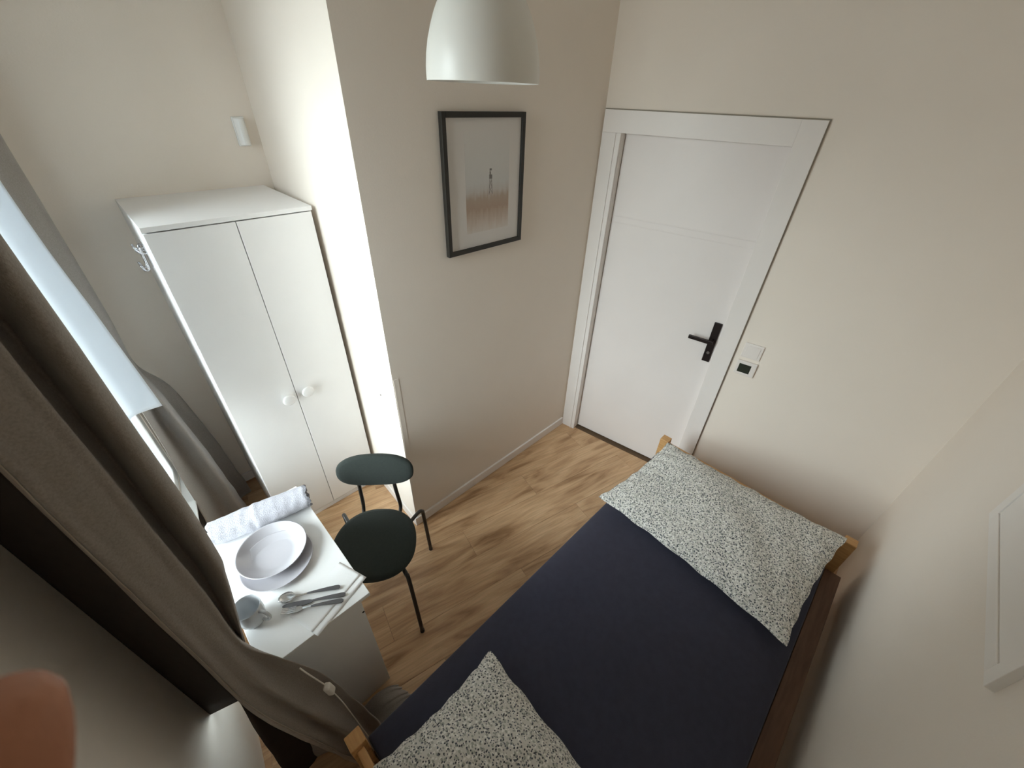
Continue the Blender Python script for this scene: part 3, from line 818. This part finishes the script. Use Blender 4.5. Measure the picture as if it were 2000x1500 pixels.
# columns from the near hem to the far return; each runs from the rail down to the floor
NZ = [2.79, 1.75, 1.35, 1.25, 1.05, 0.9, 0.7, 0.45, 0.25, 0.004]
near = [
 [(0.266, 1.297), (0.266, 1.297), (0.266, 1.297), (0.266, 1.297), (0.266, 1.297), (0.267, 1.296), (0.275, 1.285), (0.318, 1.252), (0.352, 1.238), (0.400, 1.205)],
 [(0.290, 1.243), (0.290, 1.243), (0.290, 1.243), (0.290, 1.243), (0.290, 1.243), (0.294, 1.242), (0.312, 1.238), (0.350, 1.228), (0.385, 1.212), (0.430, 1.182)],
 [(0.327, 1.257), (0.327, 1.257), (0.327, 1.257), (0.328, 1.255), (0.330, 1.250), (0.338, 1.246), (0.362, 1.240), (0.402, 1.230), (0.435, 1.212), (0.470, 1.172)],
 [(0.355, 1.280), (0.355, 1.280), (0.355, 1.280), (0.355, 1.278), (0.356, 1.272), (0.396, 1.270), (0.448, 1.268), (0.486, 1.262), (0.512, 1.240), (0.540, 1.200)],
 [(0.346, 1.330), (0.346, 1.330), (0.346, 1.330), (0.346, 1.328), (0.347, 1.316), (0.366, 1.306), (0.418, 1.300), (0.456, 1.298), (0.492, 1.280), (0.530, 1.235)],
 [(0.356, 1.372), (0.356, 1.372), (0.356, 1.372), (0.356, 1.362), (0.348, 1.318), (0.345, 1.310), (0.366, 1.312), (0.395, 1.315), (0.430, 1.308), (0.465, 1.285)],
 [(0.380, 1.319), (0.380, 1.319), (0.380, 1.319), (0.374, 1.316), (0.353, 1.297), (0.340, 1.304), (0.345, 1.318), (0.355, 1.324), (0.370, 1.322), (0.395, 1.310)],
 [(0.398, 1.303), (0.398, 1.303), (0.398, 1.303), (0.391, 1.304), (0.357, 1.291), (0.338, 1.304), (0.332, 1.322), (0.332, 1.328), (0.338, 1.328), (0.345, 1.320)],
 [(0.409, 1.334), (0.409, 1.334), (0.409, 1.334), (0.398, 1.335), (0.360, 1.305), (0.338, 1.312), (0.322, 1.328), (0.315, 1.334), (0.315, 1.334), (0.320, 1.330)],
 [(0.398, 1.380), (0.398, 1.380), (0.398, 1.380), (0.386, 1.374), (0.351, 1.332), (0.330, 1.330), (0.312, 1.338), (0.302, 1.340), (0.298, 1.340), (0.298, 1.338)],
 [(0.365, 1.403), (0.365, 1.403), (0.365, 1.403), (0.355, 1.394), (0.333, 1.350), (0.318, 1.344), (0.300, 1.346), (0.290, 1.348), (0.284, 1.348), (0.280, 1.348)],
 [(0.319, 1.384), (0.319, 1.384), (0.319, 1.384), (0.314, 1.380), (0.304, 1.360), (0.298, 1.354), (0.286, 1.354), (0.278, 1.356), (0.272, 1.358), (0.268, 1.360)],
]
near.insert(3, [(.340, 1.268), (.340, 1.268), (.340, 1.268), (.340, 1.266), (.343, 1.268), (.362, 1.282), (.402, 1.282), (.440, 1.272), (.470, 1.252), (.502, 1.205)])
near.insert(2, [(.309, 1.249), (.309, 1.249), (.309, 1.249), (.309, 1.249), (.310, 1.249), (.318, 1.256), (.338, 1.262), (.376, 1.258), (.410, 1.240), (.450, 1.192)])
near = [[(p[0], p[1], z_) for p, z_ in zip(c_, NZ)] for c_ in near]
A = loft(near, 8, 8, 0.0035, 3)
bm = B(); grid(bm, A)
cb = obj('curtain_cloth', bm, M_CURT, CU, smooth=True)
sm = cb.modifiers.new('thickness', 'SOLIDIFY'); sm.thickness = 0.003
# stitched hem band along the near edge, slightly proud of the cloth
hemG = A[:6].copy()
for i in range(hemG.shape[0]):
    for j in range(hemG.shape[1]):
        hemG[i, j] += np.array([0.003, -0.005, 0])
bm = B(); grid(bm, hemG)
o = obj('side_hem', bm, M_HEM, cb, smooth=True); sm = o.modifiers.new('thickness', 'SOLIDIFY'); sm.thickness = 0.002
# dark lining folded back to the wall behind the near edge
lin = [[(xw(1.487) - .001, 1.487, 2.79), (xw(1.487) - .001, 1.487, 1.2), (xw(1.487) - .001, 1.487, .515)],
       [(.205, 1.394, 2.79), (.205, 1.394, 1.2), (.205, 1.394, .66)],
       [(.270, 1.303, 2.79), (.270, 1.303, 1.2), (.270, 1.303, .80)]]
bm = B(); grid(bm, loft(lin, 6, 8))
o = obj('lining', bm, M_LIN, CU, smooth=True, label='dark brown sheet'); sm = o.modifiers.new('thickness', 'SOLIDIFY'); sm.thickness = 0.003
tail = [[(.270, 1.312, .84), (.238, 1.314, .55), (.214, 1.318, .25), (.194, 1.320, .004)],
        [(.300, 1.330, .84), (.303, 1.332, .55), (.306, 1.334, .30), (.310, 1.336, .004)],
        [(.335, 1.332, .80), (.340, 1.332, .55), (.346, 1.326, .30), (.352, 1.312, .004)],
        [(.352, 1.322, .74), (.362, 1.312, .55), (.382, 1.290, .30), (.412, 1.248, .004)],
        [(.360, 1.316, .70), (.378, 1.300, .50), (.405, 1.268, .25), (.458, 1.178, .004)]]
bm = B(); grid(bm, loft(tail, 6, 6, .002, 5))  # dark sheet added to fill the black gap below the folded lining
o = obj('lining', bm, M_LIN, CU, smooth=True, label='dark brown sheet'); sm = o.modifiers.new('thickness', 'SOLIDIFY'); sm.thickness = 0.003  # added dark sheet filling the gap below the lining
# stitching beside the hem
bm = B(); tube(bm, [Vector(A[6][j]) + Vector((.002, -.0065, 0)) for j in range(0, A.shape[1] - 4)], 0.0009, 6)
obj('stitching', bm, M_STITCH, cb)
# hem of the curtain lying on the floor between table and bed
tr = []
for s_ in range(6):
    k_ = s_ / 5
    tr.append([(.50 + .02 * k_, 1.345 - .12 * k_, .035), (.56 + .01 * k_, 1.345 - .115 * k_, .05 + .012 * math.sin(5 * k_)), (.62 + .02 * k_, 1.335 - .11 * k_, .040), (.655 + .03 * k_, 1.325 - .10 * k_, .006)])
bm = B(); grid(bm, loft(tr, 5, 6, .002, 9))
o = obj('trailing_hem', bm, M_CURT, CU, smooth=True); sm = o.modifiers.new('thickness', 'SOLIDIFY'); sm.thickness = 0.003

CF = empty('curtain', (0.37, 2.84, 0), 'long grey curtain gathered in the corner between window and wardrobe', 'curtain')
far = [
 [(.292, 2.58, 2.79), (.292, 2.58, 1.5), (.300, 2.60, 1.15), (.335, 2.66, .95), (.330, 2.66, .5), (.325, 2.66, .004)],
 [(.328, 2.62, 2.79), (.328, 2.62, 1.5), (.326, 2.60, 1.15), (.328, 2.530, .97), (.312, 2.505, .5), (.285, 2.50, .004)],
 [(.345, 2.70, 2.79), (.345, 2.70, 1.5), (.340, 2.68, 1.15), (.360, 2.640, .97), (.372, 2.650, .5), (.385, 2.66, .004)],
 [(.384, 2.760, 2.79), (.383, 2.760, 1.5), (.372, 2.750, 1.13), (.406, 2.590, .97), (.446, 2.59, .5), (.462, 2.62, .004)],
 [(.391, 2.830, 2.79), (.389, 2.830, 1.5), (.377, 2.830, 1.12), (.415, 2.720, .95), (.455, 2.72, .5), (.482, 2.78, .004)],
 [(.372, 2.880, 2.79), (.371, 2.880, 1.5), (.365, 2.88, 1.12), (.405, 2.83, .95), (.440, 2.85, .5), (.455, 2.88, .004)],
 [(.386, 2.930, 2.79), (.384, 2.930, 1.5), (.370, 2.93, 1.10), (.455, 2.88, .90), (.520, 2.91, .35), (.545, 2.93, .004)],
 [(.345, 2.965, 2.79), (.345, 2.965, 1.5), (.345, 2.97, 1.12), (.39, 2.95, .95), (.45, 2.97, .5), (.48, 2.985, .004)],
]
A = loft(far, 8, 10, 0.003, 8)
bm = B(); grid(bm, A)
o = obj('curtain_cloth', bm, M_CURT, CF, smooth=True); sm = o.modifiers.new('thickness', 'SOLIDIFY'); sm.thickness = 0.003

# curtain rail
CRL = empty('curtain_rail', (0.27, 2.2, 2.82), 'slim curtain rail above the window carrying both grey curtains', 'curtain rail')
bm = B(); tube(bm, [(xw(1.35) + .10, 1.35, 2.815), (xw(3.0) + .085, 3.0, 2.815)], .011, 12); obj('rod', bm, M_CHROME, CRL, smooth=True)
for y_ in (1.42, 2.2, 2.97):
    bm = B(); tube(bm, [(xw(y_), y_, 2.815), (xw(y_) + .092, y_, 2.815)], .007, 10); obj('bracket', bm, M_CHROME, CRL, smooth=True)

# white blind: free-hanging sheet in front of the panes, its far edge turned into the room
path = [(.247, 2.16), (.262, 2.30), (.278, 2.405), (.305, 2.445), (.345, 2.453), (.402, 2.450)]
pathT = [(.247, 2.16), (.258, 2.30), (.268, 2.405), (.285, 2.445), (.315, 2.453), (.352, 2.450)]
cols = []
for (a_, b_) in zip(path, pathT):
    lev = []
    for z_ in (2.74, 1.9, 1.5, 1.25, 1.085):
        k_ = max(0, min(1, (1.95 - z_) / (1.95 - 1.085)))
        lev.append((a_[0] * k_ + b_[0] * (1 - k_), a_[1] * k_ + b_[1] * (1 - k_), z_))
    cols.append(lev)
bm = B(); grid(bm, loft(cols, 6, 8))
BL = obj('window_blind', bm, M_BLIND, smooth=True); tag(BL, 'white translucent window blind hanging between the two grey curtains', 'blind')
sm = BL.modifiers.new('thickness', 'SOLIDIFY'); sm.thickness = 0.0012

# cord with inline switch hanging over the curtain
CD = empty('power_cord', (0.44, 1.28, 0.5), 'thin white cord with inline switch hanging over the curtain beside the table', 'cord')
pa = catmull([(.4158, 1.262, .8045), (.4250, 1.250, .7690), (.4350, 1.240, .7290), (.4455, 1.232, .6800)], 8)
bm = B(); tube(bm, pa, .0022, 8); obj('cable', bm, M_CORD, CD, smooth=True)
pb = catmull([(.4545, 1.228, .600), (.462, 1.224, .490), (.4695, 1.212, .300), (.4755, 1.196, .170), (.483, 1.180, .060), (.486, 1.165, .012)], 8)
bm = B(); tube(bm, pb, .0018, 8); obj('cable', bm, M_CORD, CD, smooth=True)
bm = B(); c_ = Vector((.450, 1.230, .640)); e1 = (Vector((.4545, 1.228, .600)) - Vector((.4455, 1.232, .680))).normalized(); e2 = Vector((0.8, -0.6, 0)).normalized(); e2 = (e2 - e1 * e2.dot(e1)).normalized(); e3 = e1.cross(e2)
frame_box(bm, c_, e1, e2, e3, -.027, .027, -.010, .010, -.012, .012)
obj('inline_switch', bm, M_CORD, CD, bevel=0.006, bseg=3, smooth=False)

# ------------------------------------------------------------------ pictures, switches, lamp
P = empty('picture', (1.77, YP, 1.853), 'framed print of a lone watchtower above tall grass, thin black frame', 'picture')
PX0, PX1, PZ0, PZ1 = 1.545, 1.991, 1.588, 2.121; fwid = 0.0195
for (x0, x1, z0, z1) in ((PX0, PX0 + fwid, PZ0, PZ1), (PX1 - fwid, PX1, PZ0, PZ1), (PX0 + fwid, PX1 - fwid, PZ0, PZ0 + fwid), (PX0 + fwid, PX1 - fwid, PZ1 - fwid, PZ1)):
    bm = B(); box(bm, x0, x1, YP - .022, YP - .001, z0, z1); obj('frame_bar', bm, M_FRAME, P, bevel=0.0012)
def printmat():
    m = bpy.data.materials.new('grassland_print'); m.use_nodes = True
    nt = m.node_tree; p = nt.nodes['Principled BSDF']; L = nt.links; p.inputs['Roughness'].default_value = 0.35
    tc = nt.nodes.new('ShaderNodeTexCoord'); sp = nt.nodes.new('ShaderNodeSeparateXYZ'); L.new(tc.outputs['Generated'], sp.inputs[0])
    mp = nt.nodes.new('ShaderNodeMapping'); mp.inputs['Scale'].default_value = (16, 1, 5); L.new(tc.outputs['Generated'], mp.inputs['Vector'])
    n = nt.nodes.new('ShaderNodeTexNoise'); n.inputs['Scale'].default_value = 1.0; n.inputs['Detail'].default_value = 6; L.new(mp.outputs[0], n.inputs['Vector'])
    def m2(op, a, b):
        q = nt.nodes.new('ShaderNodeMath'); q.operation = op
        for i_, v in enumerate((a, b)):
            if isinstance(v, (int, float)): q.inputs[i_].default_value = v
            else: L.new(v, q.inputs[i_])
        return q.outputs[0]
    zz = m2('ADD', sp.outputs[2], m2('MULTIPLY', m2('SUBTRACT', n.outputs['Fac'], 0.5), 0.16))
    cr = nt.nodes.new('ShaderNodeValToRGB'); L.new(zz, cr.inputs[0]); e = cr.color_ramp.elements
    e[0].position = 0.0; e[0].color = (0.64, 0.59, 0.54, 1); e[1].position = 1.0; e[1].color = (0.685, 0.66, 0.63, 1)
    for ps, c in ((0.10, (0.58, 0.49, 0.42, 1)), (0.25, (0.42, 0.31, 0.235, 1)), (0.36, (0.44, 0.35, 0.28, 1)), (0.43, (0.56, 0.53, 0.50, 1)), (0.52, (0.60, 0.595, 0.58, 1)), (0.75, (0.64, 0.63, 0.605, 1))):
        k = cr.color_ramp.elements.new(ps); k.color = c
    # fade to the paper margin at the sides
    L.new(cr.outputs[0], p.inputs['Base Color'])
    return m
M_MAT = mat('mat_board', (0.69, 0.66, 0.63), 0.4)
bm = B(); box(bm, PX0 + fwid, PX1 - fwid, YP - .012, YP - .001, PZ0 + fwid, PZ1 - fwid); obj('mat_board', bm, M_MAT, P)
QX0, QX1, QZ0, QZ1 = 1.655, 1.905, 1.668, 2.055
bm = B(); box(bm, QX0, QX1, YP - .0125, YP - .012, QZ0, QZ1); pr_ = obj('print', bm, printmat(), P)
M_INK = mat('grey_print_ink', (0.20, 0.185, 0.175), 0.6)
bm = B(); tx, y0, y1 = 1.795, YP - .0128, YP - .0125
tb_ = 1.818
def bar(xa, za, xb, zb_, w):
    d = Vector((xb - xa, 0, zb_ - za)); n_ = Vector((-d.z, 0, d.x)).normalized() * w / 2
    q = [(xa + n_.x, za + n_.z), (xa - n_.x, za - n_.z), (xb - n_.x, zb_ - n_.z), (xb + n_.x, zb_ + n_.z)]
    lo = [bm.verts.new((x_, y0, z_)) for x_, z_ in q]; hi = [bm.verts.new((x_, y1, z_)) for x_, z_ in q]
    bm.faces.new(lo); bm.faces.new(hi[::-1])
    for i in range(4): bm.faces.new((lo[i], lo[(i + 1) % 4], hi[(i + 1) % 4], hi[i]))
for s_ in (-1, 1):
    bar(tx + s_ * .010, tb_, tx + s_ * .0045, tb_ + .062, .0022); bar(tx - s_ * .009, tb_ + .004, tx + s_ * .0065, tb_ + .030, .0014); bar(tx - s_ * .006, tb_ + .030, tx + s_ * .005, tb_ + .058, .0014)
bar(tx, tb_ + .062, tx, tb_ + .078, .017); bar(tx - .003, tb_ + .078, tx - .003, tb_ + .090, .007); bar(tx - .006, tb_ + .098, tx + .006, tb_ + .098, .008); bar(tx - .004, tb_ + .09, tx - .004, tb_ + .098, .003)
obj('printed_tower', bm, M_INK, pr_)

# white framed panel on the right wall
RP = empty('picture', (1.68, YR, 1.65), 'white framed panel on the right wall above the bed, cut off by the photo edge', 'picture')
RX0, RX1, RZ0, RZ1 = 1.385, 1.972, 1.262, 2.06; w_ = 0.036
for (x0, x1, z0, z1) in ((RX0, RX0 + w_, RZ0, RZ1), (RX1 - w_, RX1, RZ0, RZ1), (RX0 + w_, RX1 - w_, RZ0, RZ0 + w_), (RX0 + w_, RX1 - w_, RZ1 - w_, RZ1)):
    bm = B(); box(bm, x0, x1, YR, YR + .016, z0, z1); obj('frame_bar', bm, M_CANVAS, RP, bevel=0.001)
bm = B(); box(bm, RX0 + w_ + .0015, RX1 - w_ - .0015, YR, YR + .013, RZ0 + w_ + .0015, RZ1 - w_ - .0015); obj('inset_panel', bm, M_CANVAS, RP)

def uz(y_): return (YP - y_) / abs(DU.y)
TH = empty('thermostat', tuple(DO + DU * uz(.918) + Z * .985), 'white square thermostat with dark display beside the door', 'thermostat')
bm = B(); ub(bm, uz(.967), uz(.868), .942, 1.028, 0, .013); obj('housing', bm, M_WPLAST, TH, bevel=0.003)
bm = B(); ub(bm, uz(.953), uz(.893), .958, 1.010, .0125, .0138); obj('display', bm, M_LCD, TH, label='dark display')
LS = empty('light_switch', tuple(DO + DU * uz(.918) + Z * 1.09), 'white rocker light switch on the wall directly above the thermostat', 'light switch')
bm = B(); ub(bm, uz(.965), uz(.872), 1.048, 1.135, 0, .009); obj('face_plate', bm, M_WPLAST, LS, bevel=0.003)
bm = B(); ub(bm, uz(.952), uz(.885), 1.060, 1.123, .009, .0115); obj('rocker', bm, M_WPLAST, LS, bevel=0.002)

LC = (1.306, 1.447); LZ = 2.199
LA = empty('pendant_lamp', (*LC, LZ), 'white bell-shaped pendant lamp hanging in front of the black-framed picture', 'lamp')
bm = B(); R0 = 0.1355
outer = [(R0, 0), (R0 * 1.002, .012), (R0 * .998, .026), (R0 * .978, .050), (R0 * .935, .077), (R0 * .875, .102), (R0 * .815, .122), (R0 * .735, .143), (R0 * .63, .165), (R0 * .50, .186), (R0 * .35, .204), (R0 * .21, .216), (.022, .224)]
inner = [(r_ - .0025 if r_ > .03 else r_ - .002, z_ - (.002 if z_ > 0 else 0)) for r_, z_ in outer][::-1]
lathe(bm, outer + inner + [outer[0]], *LC, LZ, 64); obj('lamp_shade', bm, M_LAMP, LA, smooth=True)
bm = B(); lathe(bm, [(0, .195), (.020, .195), (.0215, .225), (.019, .26), (.008, .27), (0, .27)], *LC, LZ, 24); obj('lamp_holder', bm, M_WPLAST, LA, smooth=True)
bm = B(); lathe(bm, [(0, .095), (.018, .10), (.029, .12), (.028, .145), (.016, .17), (.013, .197), (0, .197)], *LC, LZ, 24); obj('bulb', bm, M_GLOSSW, LA, smooth=True)
bm = B(); tube(bm, [(*LC, LZ + .265), (*LC, H - .02)], .0035, 8); obj('cord', bm, M_WPLAST, LA, smooth=True)
bm = B(); lathe(bm, [(0, 0), (.045, 0), (.05, -.01), (.04, -.03), (0, -.035)], *LC, H, 24); obj('ceiling_rose', bm, M_WPLAST, LA, smooth=True)

# ------------------------------------------------------------------ the hand that holds the camera: one fingertip reaches into the lower left corner
def camp(x, y, z): return CAM_POS + _r * x + _d * y + _f * z
me = bpy.data.meshes.new('hand')
V, E, RAD = [], [], []
def add(p, r, par=None):
    V.append(camp(*p)); RAD.append(r)
    if par is not None: E.append((par, len(V) - 1))
    return len(V) - 1
wr_ = add((-.118, .205, .015), .026)
pm = add((-.108, .165, .030), .030, wr_)
kn = add((-.100, .130, .038), .027, pm)
def chain(root, pts, rads):
    q = root
    for p_, r_ in zip(pts, rads): q = add(p_, r_, q)
chain(kn, [(-.082, .112, .044), (-.0775, .087, .052), (-.0738, .063, .056), (-.0722, .0475, .0560), (-.0720, .0420, .0558)], [.0105, .0100, .0095, .0088, .0060])          # index, its tip in view
chain(kn, [(-.101, .104, .046), (-.098, .078, .055), (-.096, .054, .058), (-.095, .043, .057)], [.0105, .0100, .0092, .0065])            # middle
chain(kn, [(-.120, .108, .042), (-.120, .084, .050), (-.119, .062, .052), (-.118, .053, .051)], [.0100, .0094, .0086, .0062])            # ring
chain(kn, [(-.137, .118, .034), (-.139, .100, .040), (-.139, .084, .041), (-.138, .076, .040)], [.0088, .0082, .0076, .0056])            # little
chain(pm, [(-.082, .160, .010), (-.068, .138, -.004), (-.062, .118, -.010), (-.060, .106, -.011)], [.0125, .0112, .0102, .0075])         # thumb
me.from_pydata([tuple(v) for v in V], E, [])
hand = bpy.data.objects.new('hand', me); COL.objects.link(hand)
md = hand.modifiers.new('skin', 'SKIN'); md.use_smooth_shade = True
if not me.skin_vertices: me.skin_vertices.new()
for i, sv in enumerate(me.skin_vertices[0].data):
    sv.radius = (RAD[i], RAD[i]); sv.use_root = (i == 0)
md2 = hand.modifiers.new('smooth', 'SUBSURF'); md2.levels = 2; md2.render_levels = 2
me.materials.append(M_SKIN)
tag(hand, 'reddish-brown blurred fingertip of a hand close to the lens, bottom left corner', 'hand')
